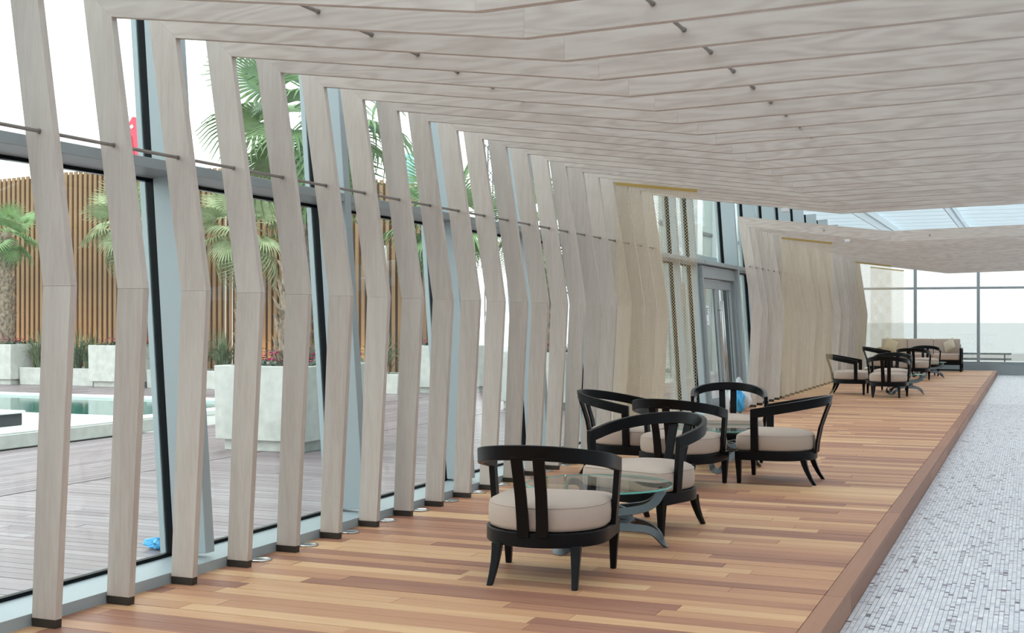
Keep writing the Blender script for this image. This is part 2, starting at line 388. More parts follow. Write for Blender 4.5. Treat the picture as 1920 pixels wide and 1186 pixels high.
# ---- end wall: glazing across the far end on a kerb
ew = empty('wall_far', (0, 41.6, 0)); tag(ew, 'tall glazed end wall with slim grey mullions on a grey kerb', None, None, 'structure')
MB().box(-5.6, 6.0, -0.14, 0.3, -0.15, 0.17).build('kerb', 'aluminium_grey', ew)
EX = [-5.28 + 1.875 * k for k in range(7)]
for x in EX: MB().box(x - 0.045, x + 0.045, -0.06, 0.08, 0.172, 4.15).build('mullion', 'aluminium_grey', ew)
for p, q in zip(EX[:-1], EX[1:]):
    MB().box(p + 0.046, q - 0.046, -0.05, 0.07, 2.50, 2.57).build('transom', 'aluminium_grey', ew)
    MB().box(p + 0.046, q - 0.046, -0.05, 0.07, 0.172, 0.24).build('bottom_rail', 'aluminium_grey', ew)
    MB().box(p + 0.046, q - 0.046, 0.004, 0.016, 0.242, 2.498).build('pane', 'end_glass', ew)
    MB().box(p + 0.046, q - 0.046, 0.004, 0.016, 2.572, 4.15).build('pane', 'end_glass', ew)

# ================================================================== OUTSIDE GROUND
go = empty('floor_outside', (0, 0, 0)); tag(go, 'timber decking around the outdoor pool, coloured purple-grey for the reflected sky', None, None, 'structure')
MB().box(-60, -5.03, -6, 70, -0.3, -0.062).build('ground_base', 'ground_grey', go)
ob = None; cnt = 0
rw = int((19.5 - 2.0) / 0.125)
for r in range(rw):
    y = 2.0 + r * 0.125
    cut = R.uniform(-7.6, -6.2)
    for p, q in ((-8.46, cut), (cut, -5.04)):
        if ob is None:
            ob = MB().box(0, 1, 0, 1, -0.025, 0).build('plank', 'outside_wood', go); o = ob
        else:
            o = ob.copy(); COL.objects.link(o)
        o.location = (p + 0.002, y, -0.034 + R.uniform(-0.001, 0.001)); o.scale = (q - p - 0.004, 0.118, 1)
fm = MB(); ft = []
PX0, PX1, PY0, PY1 = -40.0, -12.25, 8.0, 19.9          # pool opening (far and near edges)
for r in range(int((26 - 8.5) / 0.125)):
    x = -8.48 - (r + 1) * 0.125
    y = -3.0 + R.uniform(0, 1.5)
    while y < 26:
        ln = R.uniform(2, 3.6)
        yy0, yy1 = y, y + ln - 0.004
        inpool = x < -11.4 and yy1 > 5 and yy0 < 20.2
        if not inpool:
            fm.box(x, x + 0.118, yy0, yy1, -0.06, -0.034); ft += [R.random()] * 6
        y += ln
# boards beyond the pool and the near strip right of x=-8.46 further out
for r in range(int((40 - 19.6) / 0.125)):
    y = 19.6 + r * 0.125
    for p, q in ((-8.46, -5.04),):
        fm.box(p, q, y, y + 0.118, -0.06, -0.034); ft += [R.random()] * 6
fo = fm.build('planks', 'outside_wood_long', go); tag(fo, kind='stuff')
at_ = fo.data.attributes.new('tint', 'FLOAT', 'FACE'); at_.data.foreach_set('value', ft)
MB().box(-40, -11.45, 20.1, 30, -0.061, -0.036).build('far_boards', 'outside_wood', go)
sea = MB().box(-900, 1800, 75, 3000, -6, -5).build('sea', 'sea_haze'); tag(sea, 'pale hazy sea beyond the far end glazing', None, None, 'structure')
gr = MB().box(-900, 900, -400, 74.9, -6, -0.32).build('ground', 'ground_grey'); tag(gr, 'grey open ground around the building', None, None, 'structure')
# ---- pool
pool = empty('swimming_pool', (-14, 14, 0)); tag(pool, 'outdoor pool of teal water with white stone coping', 'pool')
MB().box(-16, 0.9, -8, 5.9, -0.05, -0.02).build('water', 'pool_water', pool)
for i in range(10):
    MB().box(-16 + i * 1.7, -16 + i * 1.7 + 1.69, 5.9, 6.3, -0.06, 0.02).build('coping_stone', 'coping', pool, bevel=0.008, seg=1)
MB().box(0.9, 1.3, 1.1, 6.3, -0.06, 0.02).build('coping_stone', 'coping', pool, bevel=0.008, seg=1)
pl = MB().box(-3.2, 2.55, -12, 0.45, -0.03, 0.145).build('terrace_block', 'concrete', pool, bevel=0.01, seg=1)
MB().box(-3.2, 2.53, -12, 0.43, 0.146, 0.165).build('white_slab', 'coping', pool, bevel=0.005, seg=1)
bs = empty('raised_basin', (-13.6, 10.6, 0.166)); tag(bs, 'black raised basin with white rim standing on the pool terrace', 'basin')
MB().box(-1.4, 1.45, -3.2, 2.05, 0.0, 0.155).build('wall', 'dark_basin', bs, bevel=0.01, seg=1)
MB().box(-1.45, 1.48, -3.25, 2.08, 0.156, 0.19).build('rim', 'coping', bs, bevel=0.01, seg=1)

# ================================================================== TIMBER PORTAL FRAMES
T = 0.046
BX = -4.55
SL = 0.0245
def L2(poly): return [(x - BX, z) for x, z in poly]
KO, KI, CI, CO = (-4.553, 1.70), (-4.378, 1.70), (-4.595, 3.17), (-4.80, 3.366)
BI, BO = (-2.19, 2.848), (-2.19, 3.033)
XR = 5.0  # beams extended out of view to cut light reaching the floor
def make_frame():
    f = empty('timber_frame')
    MB().prism_y(L2([(-4.620, 0.0), (-4.475, 0.0), (-4.473, 0.042), (-4.623, 0.042)]), 0.0, T).build('shoe', 'shoe_metal', f)
    MB().prism_y(L2([(-4.623, 0.043), (-4.4725, 0.043), (KI[0], KI[1] - 0.0003), (KO[0], KO[1] - 0.0003)]), 0, T).build('lower_rib', 'timber_upright', f, bevel=0.0012, seg=1)
    MB().prism_y(L2([(KO[0], KO[1] + 0.0003), (KI[0], KI[1] + 0.0003), CI, CO]), 0, T).build('upper_rib', 'timber_upright', f, bevel=0.0012, seg=1)
    MB().prism_y(L2([CI, (BI[0] - 0.0001, BI[1]), (BO[0] - 0.0001, BO[1]), CO]), 0, T).build('beam_board', 'timber_beam', f, bevel=0.0012, seg=1)
    MB().prism_y(L2([(BI[0] + 0.0001, BI[1]), (XR, BI[1] + SL * (XR - BI[0])), (XR, BO[1] + SL * (XR - BI[0])), (BO[0] + 0.0001, BO[1])]), 0, T).build('beam_board', 'timber_beam', f, bevel=0.0012, seg=1)
    return f
fr0 = make_frame()
nf = 0
for i in range(-1, 20):
    nf += 1
    f = fr0 if nf == 1 else copy_tree(fr0)
    f.location = (BX, FY(i), 0)
    tag(f, 'whitewashed bent timber frame, %s from the left in the near row' % ordinal(nf), 'timber frame', 'near row of timber frames')
G2 = [30.1 + k for k in range(29)]
for n, i in enumerate(G2):
    f = copy_tree(fr0); f.location = (BX, FY(i), 0)
    tag(f, ('whitewashed bent timber frame leading the far row beyond the glass doors' if n == 0 else
            'whitewashed bent timber frame, %s back in the far row beyond the doors' % ordinal(n + 1)), 'timber frame', 'far row of timber frames')
# steel rods threaded through the frames
def rod(x, z, a, b_, label, r=0.010):
    o = MB().tube([(0, 0, 0), (0, b_ - a, 0)], r, 10).build('steel_rod', 'rod_steel', None, smooth=False, loc=(x, a, z)); smooth_by_angle(o)
    for k in range(0): pass
    tag(o, label, 'rod', 'steel tie rods'); return o
def rod_run(x, z, i0, i1, step0, label):
    o = rod(x, z, FY(i0) - 0.02, FY(i1) + T + 0.02, label)
    i = i0
    while i <= i1 + 0.01:
        MB().tube([(0, FY(i) - 0.009 - (FY(i0) - 0.02), 0), (0, FY(i) - 0.001 - (FY(i0) - 0.02), 0)], 0.0135, 10).build('collar', 'rod_steel', o)
        i += 1
    return o
ra = rod_run(-4.577, 2.474, -2, 19, 0, 'horizontal steel rod threaded through the near upright ribs')
rod_run(-3.30, 3.075, -2, 19, 0, 'steel rod through the near ceiling beams on the window side')
rod_run(-1.567, 2.948, -2, 19, 0, 'steel rod through the near ceiling beams right of their bend')
rod_run(-4.577, 2.474, 30.1, 58.1, 0, 'thin steel rod threaded through the far upright ribs')
rod_run(-3.30, 3.075, 30.1, 58.1, 0, 'steel rod through the far ceiling beams on the window side')
rod_run(-1.567, 2.948, 30.1, 58.1, 0, 'steel rod through the far ceiling beams right of their bend')
# floor uplights between the ribs
up = empty('floor_uplight')
MB().lathe([(0.042, 0.002), (0.068, 0.0025), (0.070, 0.005), (0.066, 0.009), (0.050, 0.011), (0.043, 0.008)], 28).build('ring', 'stainless', up, smooth=True)
MB().lathe([(0.0415, 0.001), (0.0415, 0.006), (0.02, 0.0075), (0.001, 0.008)], 24).build('lens', 'white_paint', up, smooth=True)
for n in range(14):
    o = up if n == 0 else copy_tree(up)
    o.location = (-4.545, FY(2.46 + n * 1.03), 0.0)
    tag(o, 'round chrome floor uplight in the deck, %s from the left' % ordinal(n + 1), 'uplight', 'chrome uplights along the ribs')

# ================================================================== GOLD CHAIN CURTAINS
CW, CHT = 0.95, 3.10
def curtain_mesh():
    me_b = MB(); ns = 62; nz = 168
    for k in range(ns):
        u = k / (ns - 1); x = u * CW
        amp = 0.012 + 0.03 * max(0, u - 0.45)
        ph = 16 * u + 22 * max(0, u - 0.5) ** 1.3
        ztop = CHT - 0.128 * x
        pts = []
        for j in range(nz):
            z = 0.015 + (ztop - 0.015) * j / (nz - 1)
            sl = 1 - 0.35 * (z / CHT)
            y = amp * math.sin(ph + 0.25 * math.sin(z * 0.9)) * sl
            pts.append((x + (0.0062 if (j + k) % 2 else -0.0062), y + (0.004 if j % 2 else -0.004), z))
        me_b.tube(pts, 0.0029, 3, caps=False)
    return me_b
c0 = empty('chain_curtain')
tag(curtain_mesh().build('chain_mesh', 'gold_mesh', c0), kind='stuff')
ta = math.atan(-0.128)
tr = MB().box(0, CW + 0.02, -0.02, 0.02, 0.0, 0.035).build('track', 'gold_track', c0, loc=(-0.01, 0, CHT + 0.006)); tr.rotation_euler = (0, -ta, 0)
for n, (i, x, lab) in enumerate(((15.53, -4.475, 'pale gold chain curtain hanging beside the glass doors'),
                          (34.63, -4.475, 'pale gold chain curtain behind the nearest chair of the far seating group'),
                          (54.63, -4.475, 'pale gold chain curtain hanging near the end of the far frames'),
                          (61.0, -4.475, 'last pale gold chain curtain against the glazed end wall'))):
    c = c0 if n == 0 else copy_tree(c0); c.location = (x, FY(i) + 0.02, 0.0)
    tag(c, lab, 'curtain', 'gold chain curtains')

# ================================================================== CHAIRS
def d_outline(w, yf, ym, yb, n=18, rc=0.03):
    P = [(w - rc * 0.3, yf), (w, yf - rc * 0.3)]
    P.append((w, ym))
    for k in range(1, n): 
        a = math.pi * k / n; P.append((w * math.cos(a), ym - (ym - yb) * math.sin(a)))
    P += [(-w, ym), (-w, yf - rc * 0.3), (-w + rc * 0.3, yf)]
    return P[::-1]
def make_chair():
    c = empty('barrel_chair')
    out = d_outline(0.372, 0.36, 0.02, -0.345, 22)
    o = MB().prism_z(out, 0.222, 0.306).build('seat_frame', 'black_wood', c, bevel=0.004, seg=1); smooth_by_angle(o)
    base = d_outline(0.355, 0.35, 0.02, -0.322, 26, rc=0.12)
    def inset(q):
        return [(x * (1 - q / 0.36), 0.01 + (y - 0.01) * (1 - q / 0.35)) for x, y in base]
    mb = MB()
    rings = [[(x, y, z) for x, y in inset(q)] for z, q in ((0.308, 0.02), (0.314, 0.004), (0.334, -0.004), (0.39, -0.008), (0.432, -0.004), (0.446, 0.001), (0.460, 0.012), (0.473, 0.04), (0.485, 0.10), (0.494, 0.19), (0.498, 0.30))]
    mb.loft(rings)
    cu = mb.build('cushion', 'fabric', c, smooth=True)
    MB().tube([(x, y, 0.4475) for x, y in inset(0.001)], 0.0035, 6, closed=True).build('piping', 'fabric', cu, smooth=True)
    # bent top rail: arms fall towards the front
    path = [(0.394, 0.205), (0.396, 0.10), (0.396, 0.0)]
    for k in range(1, 24):
        a = math.pi * k / 24; path.append((0.396 * math.cos(a), -0.0 - 0.465 * math.sin(a)))
    path += [(-0.396, 0.0), (-0.396, 0.10), (-0.394, 0.205)]
    rings = []
    for i, (x, y) in enumerate(path):
        a = path[max(i - 1, 0)]; b_ = path[min(i + 1, len(path) - 1)]
        t = Vector((b_[0] - a[0], b_[1] - a[1])).normalized(); n = Vector((t.y, -t.x))
        zt = 0.70 + (0.205 - y) / 0.67 * 0.125
        hh, w = 0.088, 0.019
        lean = 0.02 * max(0, -y / 0.465)
        p = Vector((x, y))
        q0, q1 = p - n * w, p + n * w
        rings.append([(q0.x, q0.y + lean * 0.6, zt - hh), (q1.x, q1.y + lean * 0.6, zt - hh), (q1.x, q1.y - lean * 0.4, zt), (q0.x, q0.y - lean * 0.4, zt)])
    o = MB().loft(rings).build('top_rail', 'black_wood', c, bevel=0.004, seg=1); smooth_by_angle(o)
    for s in (-1, 1):
        MB().loft([[(s * 0.370 - 0.017, 0.135, 0.30), (s * 0.370 + 0.017, 0.135, 0.30), (s * 0.370 + 0.017, 0.205, 0.30), (s * 0.370 - 0.017, 0.205, 0.30)],
                   [(s * 0.395 - 0.018, 0.135, 0.64), (s * 0.395 + 0.018, 0.135, 0.64), (s * 0.395 + 0.018, 0.205, 0.64), (s * 0.395 - 0.018, 0.205, 0.64)]]).build('arm_post', 'black_wood', c, bevel=0.003, seg=1)
        rings = []
        for z, y, w in ((0.28, -0.342, 0.036), (0.38, -0.352, 0.0355), (0.52, -0.380, 0.0345), (0.64, -0.420, 0.0345), (0.755, -0.463, 0.0345)):
            xc = s * (0.056 + (z - 0.3) * 0.02)
            rings.append([(xc - w, y - 0.012, z), (xc + w, y - 0.012, z), (xc + w, y + 0.010, z), (xc - w, y + 0.010, z)])
        o = MB().loft(rings).build('back_slat', 'black_wood', c, bevel=0.003, seg=1); smooth_by_angle(o)
        def leg(P, name):
            rings = [[(x - a, y - a, z), (x + a, y - a, z), (x + a, y + a, z), (x - a, y + a, z)] for x, y, z, a in P]
            o = MB().loft(rings).build(name, 'black_wood', c, bevel=0.004, seg=1); return smooth_by_angle(o)
        leg([(s * 0.336, 0.323, 0.0, 0.0175), (s * 0.338, 0.325, 0.12, 0.023), (s * 0.340, 0.328, 0.235, 0.030)], 'leg')
        leg([(s * 0.252, -0.365, 0.0, 0.0175), (s * 0.246, -0.325, 0.06, 0.020), (s * 0.240, -0.290, 0.13, 0.0235), (s * 0.237, -0.268, 0.19, 0.027), (s * 0.236, -0.258, 0.235, 0.030)], 'leg')
    return c
ch0 = make_chair()
CH = [
 (-2.685, 7.035, 6.5, 'nearest black barrel armchair with beige seat, back towards the camera'),
 (-2.636, 8.99, 162, 'black barrel armchair facing the camera across the nearest glass table'),
 (-3.77, 12.04, -95, 'black barrel armchair nearest the ribs, leftmost of the middle seating group'),
 (-3.04, 11.37, -7, 'black barrel armchair with its back to the camera in the middle group'),
 (-3.09, 13.70, 194, 'black barrel armchair before the glass doors, facing the camera over its table'),
 (-2.22, 12.05, 90, 'black barrel armchair seen side-on, rightmost of the middle seating group'),
 (-3.5, 26.8, -90, 'black barrel armchair half behind the gold curtain, leftmost of the far group'),
 (-2.65, 25.98, 0, 'black barrel armchair nearest the camera in the far seating group'),
 (-2.78, 28.15, 180, 'black barrel armchair facing the camera behind the front chair of the far group'),
 (-3.72, 34.75, -92, 'black barrel armchair side-on near the end wall, left of the farthest table'),
 (-2.80, 33.65, -4, 'black barrel armchair with its back to the camera by the farthest table'),
 (-2.72, 36.4, 184, 'black barrel armchair in front of the sofa, facing the farthest table'),
]
for n, (x, y, a, lab) in enumerate(CH):
    c = ch0 if n == 0 else copy_tree(ch0)
    c.location = (x, y, 0.0); c.rotation_euler = (0, 0, math.radians(a))
    tag(c, lab, 'armchair', 'black barrel armchairs')

# ================================================================== GLASS TABLES
def make_table():
    t = empty('glass_table')
    g_ = MB().lathe([(0.001, 0.412), (0.497, 0.412)], 64)
    o = MB().lathe([(0.44, 0.413), (0.4985, 0.413), (0.4985, 0.425), (0.001, 0.425)], 72)
    o = MB(); n = 72
    top = [(0.4985 * math.cos(2 * math.pi * k / n), 0.4985 * math.sin(2 * math.pi * k / n)) for k in range(n)]
    o.add([(x, y, 0.425) for x, y in top], [tuple(range(n))])
    gt = o.build('glass_top', 'table_glass', t)
    r = MB().loft([[(x, y, 0.4125) for x, y in top], [(x * 1.003, y * 1.003, 0.4185) for x, y in top], [(x, y, 0.4245) for x, y in top]], False, False).build('glass_rim', 'glass_edge', gt, smooth=True)
    K = []
    for k in range(3):
        a = 2 * math.pi * k / 3 + 0.0
        def P(r, da, z): return (r * math.cos(da), r * math.sin(da), z)
        d = math.radians
        K += [P(0.33, a - d(17), 0.285), P(0.425, a - d(6), 0.400), P(0.425, a + d(6), 0.400), P(0.33, a + d(17), 0.285)]
        w = a + 2 * math.pi / 3
        K += [P(0.20, w - d(12), 0.215), P(0.215, w + d(25), 0.165)]
        b_ = a + 4 * math.pi / 3
        K += [P(0.34, b_ - d(15), 0.12), P(0.44, b_ - d(5), 0.012), P(0.44, b_ + d(5), 0.012), P(0.34, b_ + d(17), 0.125)]
        w = b_ + 2 * math.pi / 3
        K += [P(0.20, w - d(25), 0.185), P(0.20, w + d(12), 0.235)]
    C = catmull(K, 7, True); m = len(C); rings = []
    for i, p in enumerate(C):
        tt = (C[(i + 1) % m] - C[i - 1]).normalized()
        rad = Vector((p.x, p.y, 0)).normalized()
        side = Vector((-tt.y, tt.x, 0)); side = side.normalized() if side.length > 1e-4 else rad
        nr = tt.cross(side).normalized()
        tl_ = math.radians(28); side, nr = nr * math.cos(tl_) + side * math.sin(tl_), side * math.cos(tl_) - nr * math.sin(tl_)
        w, h = 0.030, 0.006
        rings.append([p + side * w - nr * h, p + side * w + nr * h, p - side * w + nr * h, p - side * w - nr * h])
    rings.append(rings[0])
    zmin = min(v.z for r_ in rings for v in r_); 
    rings = [[(v.x, v.y, (v.z - zmin) * 0.411 / (max(q.z for r_ in rings for q in r_) - zmin)) for v in r_] for r_ in rings]
    o = MB().loft(rings, False, False).build('ribbon_base', 'table_steel', t); smooth_by_angle(o, 0.9)
    return t
tb0 = make_table()
for n, (x, y, a, lab) in enumerate(((-2.72, 8.10, 14, 'round glass table on ribbon steel base behind the nearest chair'),
        (-2.98, 12.80, 40, 'round glass table in the middle of the four-chair group'),
        (-2.50, 27.05, 10, 'round glass table beside the front chair of the far group'),
        (-2.58, 35.0, 20, 'round glass table farthest away, in front of the sofa'))):
    t = tb0 if n == 0 else copy_tree(tb0)
    t.location = (x, y, 0); t.rotation_euler = (0, 0, math.radians(a)); tag(t, lab, 'table', 'round glass tables')

# ================================================================== SOFA
so = empty('sofa', (-3.12, 39.75, 0)); tag(so, 'three-seat black-framed sofa with beige cushions before the end wall', 'sofa')
SW = 1.18
for s in (-1, 1):
    x = s * SW
    for y in (-0.38, 0.40):
        MB().box(x - 0.03, x + 0.03, y - 0.035, y + 0.035, 0, 0.66).build('leg', 'black_wood', so, bevel=0.004, seg=1)
    MB().box(x - 0.032, x + 0.032, -0.415, 0.435, 0.661, 0.70).build('arm_rest', 'black_wood', so, bevel=0.004, seg=1)
    MB().box(x - 0.02, x + 0.02, -0.344, 0.364, 0.24, 0.34).build('side_rail', 'black_wood', so)
    for k in range(4):
        y = -0.22 + k * 0.15; MB().box(x - 0.012, x + 0.012, y - 0.02, y + 0.02, 0.341, 0.66).build('side_slat', 'black_wood', so)
    MB().box(x - 0.02, x + 0.02, -0.344, 0.364, 0.04, 0.08).build('foot_rail', 'black_wood', so)
MB().box(-SW + 0.031, SW - 0.031, -0.40, -0.34, 0.20, 0.34).build('front_rail', 'black_wood', so)
MB().box(-SW + 0.031, SW - 0.031, -0.339, 0.30, 0.29, 0.34).build('seat_deck', 'black_wood', so)
MB().box(-SW + 0.031, SW - 0.031, -0.39, -0.35, 0.03, 0.07).build('foot_rail', 'black_wood', so)
MB().box(-SW + 0.031, SW - 0.031, 0.38, 0.42, 0.20, 0.80).build('back_board', 'black_wood', so)
w = (2 * SW - 0.07) / 3
for k in range(3):
    a = -SW + 0.034 + k * w
    MB().box(a, a + w - 0.008, -0.40, 0.20, 0.341, 0.53).build('seat_cushion', 'fabric', so, bevel=0.035, seg=3, smooth=True)
    MB().add([(a, 0.13, 0.50), (a + w - 0.008, 0.13, 0.50), (a + w - 0.008, 0.30, 0.50), (a, 0.30, 0.50), (a, 0.22, 0.97), (a + w - 0.008, 0.22, 0.97), (a + w - 0.008, 0.379, 0.97), (a, 0.379, 0.97)],
             [(0, 3, 2, 1), (4, 5, 6, 7), (0, 1, 5, 4), (1, 2, 6, 5), (2, 3, 7, 6), (3, 0, 4, 7)]).build('back_cushion', 'fabric', so, bevel=0.035, seg=3, smooth=True)
def pillow(name, mat, loc, rot, label, s=0.195):
    n = 10; mb = MB(); vs_ = []
    for side in (1, -1):
        for j in range(n + 1):
            for i in range(n + 1):
                u, v = i / n * 2 - 1, j / n * 2 - 1
                pin = 1 - 0.10 * (1 - abs(u)) * (abs(v) ** 3) - 0.0
                pin2 = 1 - 0.10 * (1 - abs(v)) * (abs(u) ** 3)
                th = 0.075 * ((1 - u * u) * (1 - v * v)) ** 0.45
                vs_.append((u * s * pin2, side * th, v * s * pin))
    fs = []; q = (n + 1) ** 2
    for j in range(n):
        for i in range(n):
            a = j * (n + 1) + i
            fs.append((a, a + n + 1, a + n + 2, a + 1)); fs.append((q + a, q + a + 1, q + a + n + 2, q + a + n + 1))
    mb.add(vs_, fs); o = mb.build(name, mat, None, smooth=True, loc=loc); o.rotation_euler = rot
    bm = bmesh.new(); bm.from_mesh(o.data); bmesh.ops.remove_doubles(bm, verts=bm.verts, dist=1e-5); bm.to_mesh(o.data); bm.free()
    return tag(o, label, 'pillow')
pillow('pillow', 'pillow_yellow', (-3.95, 39.69, 0.765), (math.radians(-18), math.radians(24), math.radians(25)), 'pale yellow scatter pillow leaning at the left end of the sofa')
pillow('pillow', 'pillow_beige', (-2.28, 39.69, 0.77), (math.radians(-18), math.radians(-28), math.radians(-28)), 'beige scatter pillow leaning at the right end of the sofa')

# ================================================================== SMALL THINGS INSIDE
def white_box(x, y, z, lab):
    e = empty('emergency_light', (x, y, z)); tag(e, lab, 'light fitting', 'white emergency lights')
    MB().box(-0.045, 0.045, -0.05, 0.0, 0.0, 0.05).build('housing', 'white_paint', e, bevel=0.006)
    MB().box(-0.035, 0.035, -0.053, -0.0505, 0.008, 0.03).build('diffuser', 'paper', e)
white_box(-2.86, FY(19) - 0.001, 2.885, 'small white emergency light on the last near ceiling beam')
white_box(-3.05, FY(32.1) - 0.001, 2.93, 'small white emergency light under the far ceiling beams')
nt_ = empty('paper_notice', (-5.005, 20.42, 1.42)); nt_.rotation_euler = (0, -0.07, 0); tag(nt_, 'white printed paper notice taped to the glass door', 'notice')
nt_.location = (-4.88 - 0.07 * 1.45 + 0.066, 20.26, 1.45)
MB().box(0.0, 0.002, -0.115, 0.115, 0.0, 0.32).build('sheet', 'paper', nt_)
for k, (w, z) in enumerate(((0.08, 0.265), (0.06, 0.235), (0.045, 0.205), (0.065, 0.175), (0.08, 0.045))):
    MB().box(0.0022, 0.003, -w, w, z, z + (0.016 if k < 4 else 0.006)).build('print_line', 'ink', nt_)
def blob(name, mat, loc, sx, sy, sz, seed, parent=None, n=14, amp=0.25, smooth=True):
    rr = random.Random(seed); ph = [rr.uniform(0, 6) for _ in range(8)]; rings = []
    for j in range(n + 1):
        t = math.pi * j / n; t = min(max(t, 0.05), math.pi - 0.05); ring = []
        for i in range(n * 2):
            p = math.pi * i / n
            k = 1 + amp * (math.sin(3 * p + ph[0] + 2 * t) * math.sin(2 * t + ph[1]) + 0.5 * math.sin(7 * p + ph[2]) * math.sin(5 * t + ph[3]))
            ring.append((sx * k * math.sin(t) * math.cos(p), sy * k * math.sin(t) * math.sin(p), sz * (1 - math.cos(t)) * 0.5 * (1 + amp * 0.3 * math.sin(4 * p + ph[4]))))
        rings.append(ring)
    return MB().loft(rings).build(name, mat, parent, smooth=smooth, loc=loc)
bag = blob('rubbish_bag', 'white_bag', (-4.56, 20.98, 0.0), 0.20, 0.19, 0.44, 3, amp=0.22, n=22); tag(bag, 'clear white rubbish bag standing at the glass door', 'bag')
kn = blob('knot', 'white_bag', (0, 0, 0.41), 0.05, 0.04, 0.15, 5, bag, 10, 0.4)
bl = blob('blue_bag', 'blue_plastic', (-4.44, 20.52, 0.0), 0.075, 0.085, 0.36, 8, amp=0.35, n=20); tag(bl, 'bright blue plastic bag beside the white rubbish bag', 'bag')
wb = empty('spray_bottle', (-4.62, 20.30, 0.0)); tag(wb, 'white plastic spray bottle standing before the glass door', 'bottle')
MB().lathe([(0.045, 0), (0.05, 0.01), (0.05, 0.25), (0.04, 0.31), (0.018, 0.36), (0.018, 0.40)], 18).build('bottle_body', 'white_paint', wb, smooth=True)
MB().box(-0.02, 0.09, -0.02, 0.02, 0.401, 0.45).build('spray_head', 'white_paint', wb, bevel=0.006)

# ================================================================== OUTSIDE THINGS
gl = blob('disposable_glove', 'blue_plastic', (-5.52, 7.0, -0.034), 0.085, 0.06, 0.07, 21, amp=0.55, n=12, smooth=False); tag(gl, 'crumpled light-blue plastic glove lying on the outside decking', 'glove')
# slatted timber fence
fy = 26.0
fe = empty('slat_fence', (-19, fy, 0)); tag(fe, 'tall brown fence of upright timber slats behind the pool', 'fence')
def ftop(x):
    P = [(-27.5, 5.22), (-25.77, 5.33), (-23.5, 5.42), (-20, 5.40), (-17, 5.18), (-15, 4.97), (-13.7, 4.75), (-12, 4.6)]
    for (a, za), (b_, zb) in zip(P[:-1], P[1:]):
        if x <= b_: return za + (zb - za) * (x - a) / (b_ - a)
    return P[-1][1]
x = -27.2; sl0 = None
while x < -12.9:
    if sl0 is None:
        sl0 = MB().box(-0.046, 0.046, -0.05, 0.0, 0, 1).build('slat', 'slat_wood', fe, bevel=0); o = sl0
    else:
        o = sl0.copy(); COL.objects.link(o)
    o.location = (x + 19, 0, 0); o.scale = (1, 1, ftop(x)); x += 0.162
bk = MB()
PB = [-27.4, -25.77, -23.5, -20, -17, -15, -13.7, -12.8]
bk.loft([[(p + 19, 0.01, -0.05), (p + 19, 0.05, -0.05), (p + 19, 0.05, ftop(p) - 0.06), (p + 19, 0.01, ftop(p) - 0.06)] for p in PB]).build('back_panel', 'slat_back', fe)
for z in (1.5, 3.0, 4.3): MB().box(-8.4, 6.2, -0.003 + 0.004, 0.008, z, z + 0.05).build('batten', 'slat_back', fe)
# thin pale cables and a white post before the fence
for n, (px, lab) in enumerate(((-18.05, 'first'), (-17.85, 'second'), (-17.65, 'third'), (-13.95, 'fourth'))):
    o = MB().tube([(0, 0, 0), (0.02, 0, 5.2)], 0.012, 6).build('cable', 'white_paint', None, loc=(px, 25.4, 0.0))
    tag(o, 'thin pale vertical cable before the brown fence, %s from the left' % lab, 'cable', 'pale cables before the fence')
o = MB().lathe([(0.05, 0), (0.05, 0.02), (0.035, 0.03), (0.035, 3.2), (0.03, 3.21)], 10).build('post', 'white_paint', None, loc=(-13.45, 25.0, 0)); tag(o, 'slim white post in front of the right end of the brown fence', 'post')
# planters
def planter(name, x0, x1, y0, y1, h, lab, plinth=0.13, inset=0.09, wall=0.07):
    e = empty(name, ((x0 + x1) / 2, (y0 + y1) / 2, -0.034)); tag(e, lab, 'planter')
    hx, hy = (x1 - x0) / 2, (y1 - y0) / 2
    if plinth: MB().box(-hx + inset, hx - inset, -hy + inset, hy - inset, 0, plinth).build('plinth', 'concrete', e, bevel=0.006, seg=1)
    mb = MB(); z0, z1 = plinth + (0.001 if plinth else 0), h
    o_ = [(-hx, -hy), (hx, -hy), (hx, hy), (-hx, hy)]; i_ = [(-hx + wall, -hy + wall), (hx - wall, -hy + wall), (hx - wall, hy - wall), (-hx + wall, hy - wall)]
    mb.loft([[(x * 0.985, y * 0.985, z0) for x, y in o_], [(x, y, z1) for x, y in o_], [(x, y, z1) for x, y in i_], [(x, y, z1 - 0.09) for x, y in i_]], True, False)
    mb.build('trough', 'concrete', e, bevel=0.008, seg=1)
    MB().box(-hx + wall + 0.002, hx - wall - 0.002, -hy + wall + 0.002, hy - wall - 0.002, z1 - 0.14, z1 - 0.06).build('soil', 'soil', e)
    return e
pA = planter('concrete_planter', -9.12, -7.85, 12.6, 14.45, 1.02, 'large pale concrete planter nearest the glass, with palm and pink flowers')
pB = planter('concrete_planter', -8.75, -7.45, 20.4, 22.2, 1.0, 'large concrete planter seen between the far ribs, right of the others')
pC = planter('concrete_planter', -20.45, -18.95, 23.35, 24.6, 0.98, 'tall concrete planter beyond the pool with a drooping palm')
pD = planter('concrete_planter', -25.0, -22.75, 23.3, 24.6, 0.98, 'tall concrete planter at the left edge beyond the pool')
pE = planter('concrete_planter', -12.35, -11.0, 24.0, 25.2, 1.02, 'tall concrete planter at the right end of the brown fence')
lp = []
for a, b_, lab in ((-22.73, -20.47, 'low concrete planting trough between the two tall planters'), (-18.93, -16.2, 'long low concrete trough behind the pool corner'), (-16.18, -12.37, 'long low concrete trough before the right part of the fence')):
    lp.append(planter('planting_trough', a, b_, 23.55, 24.5, 0.42, lab, plinth=0.0))
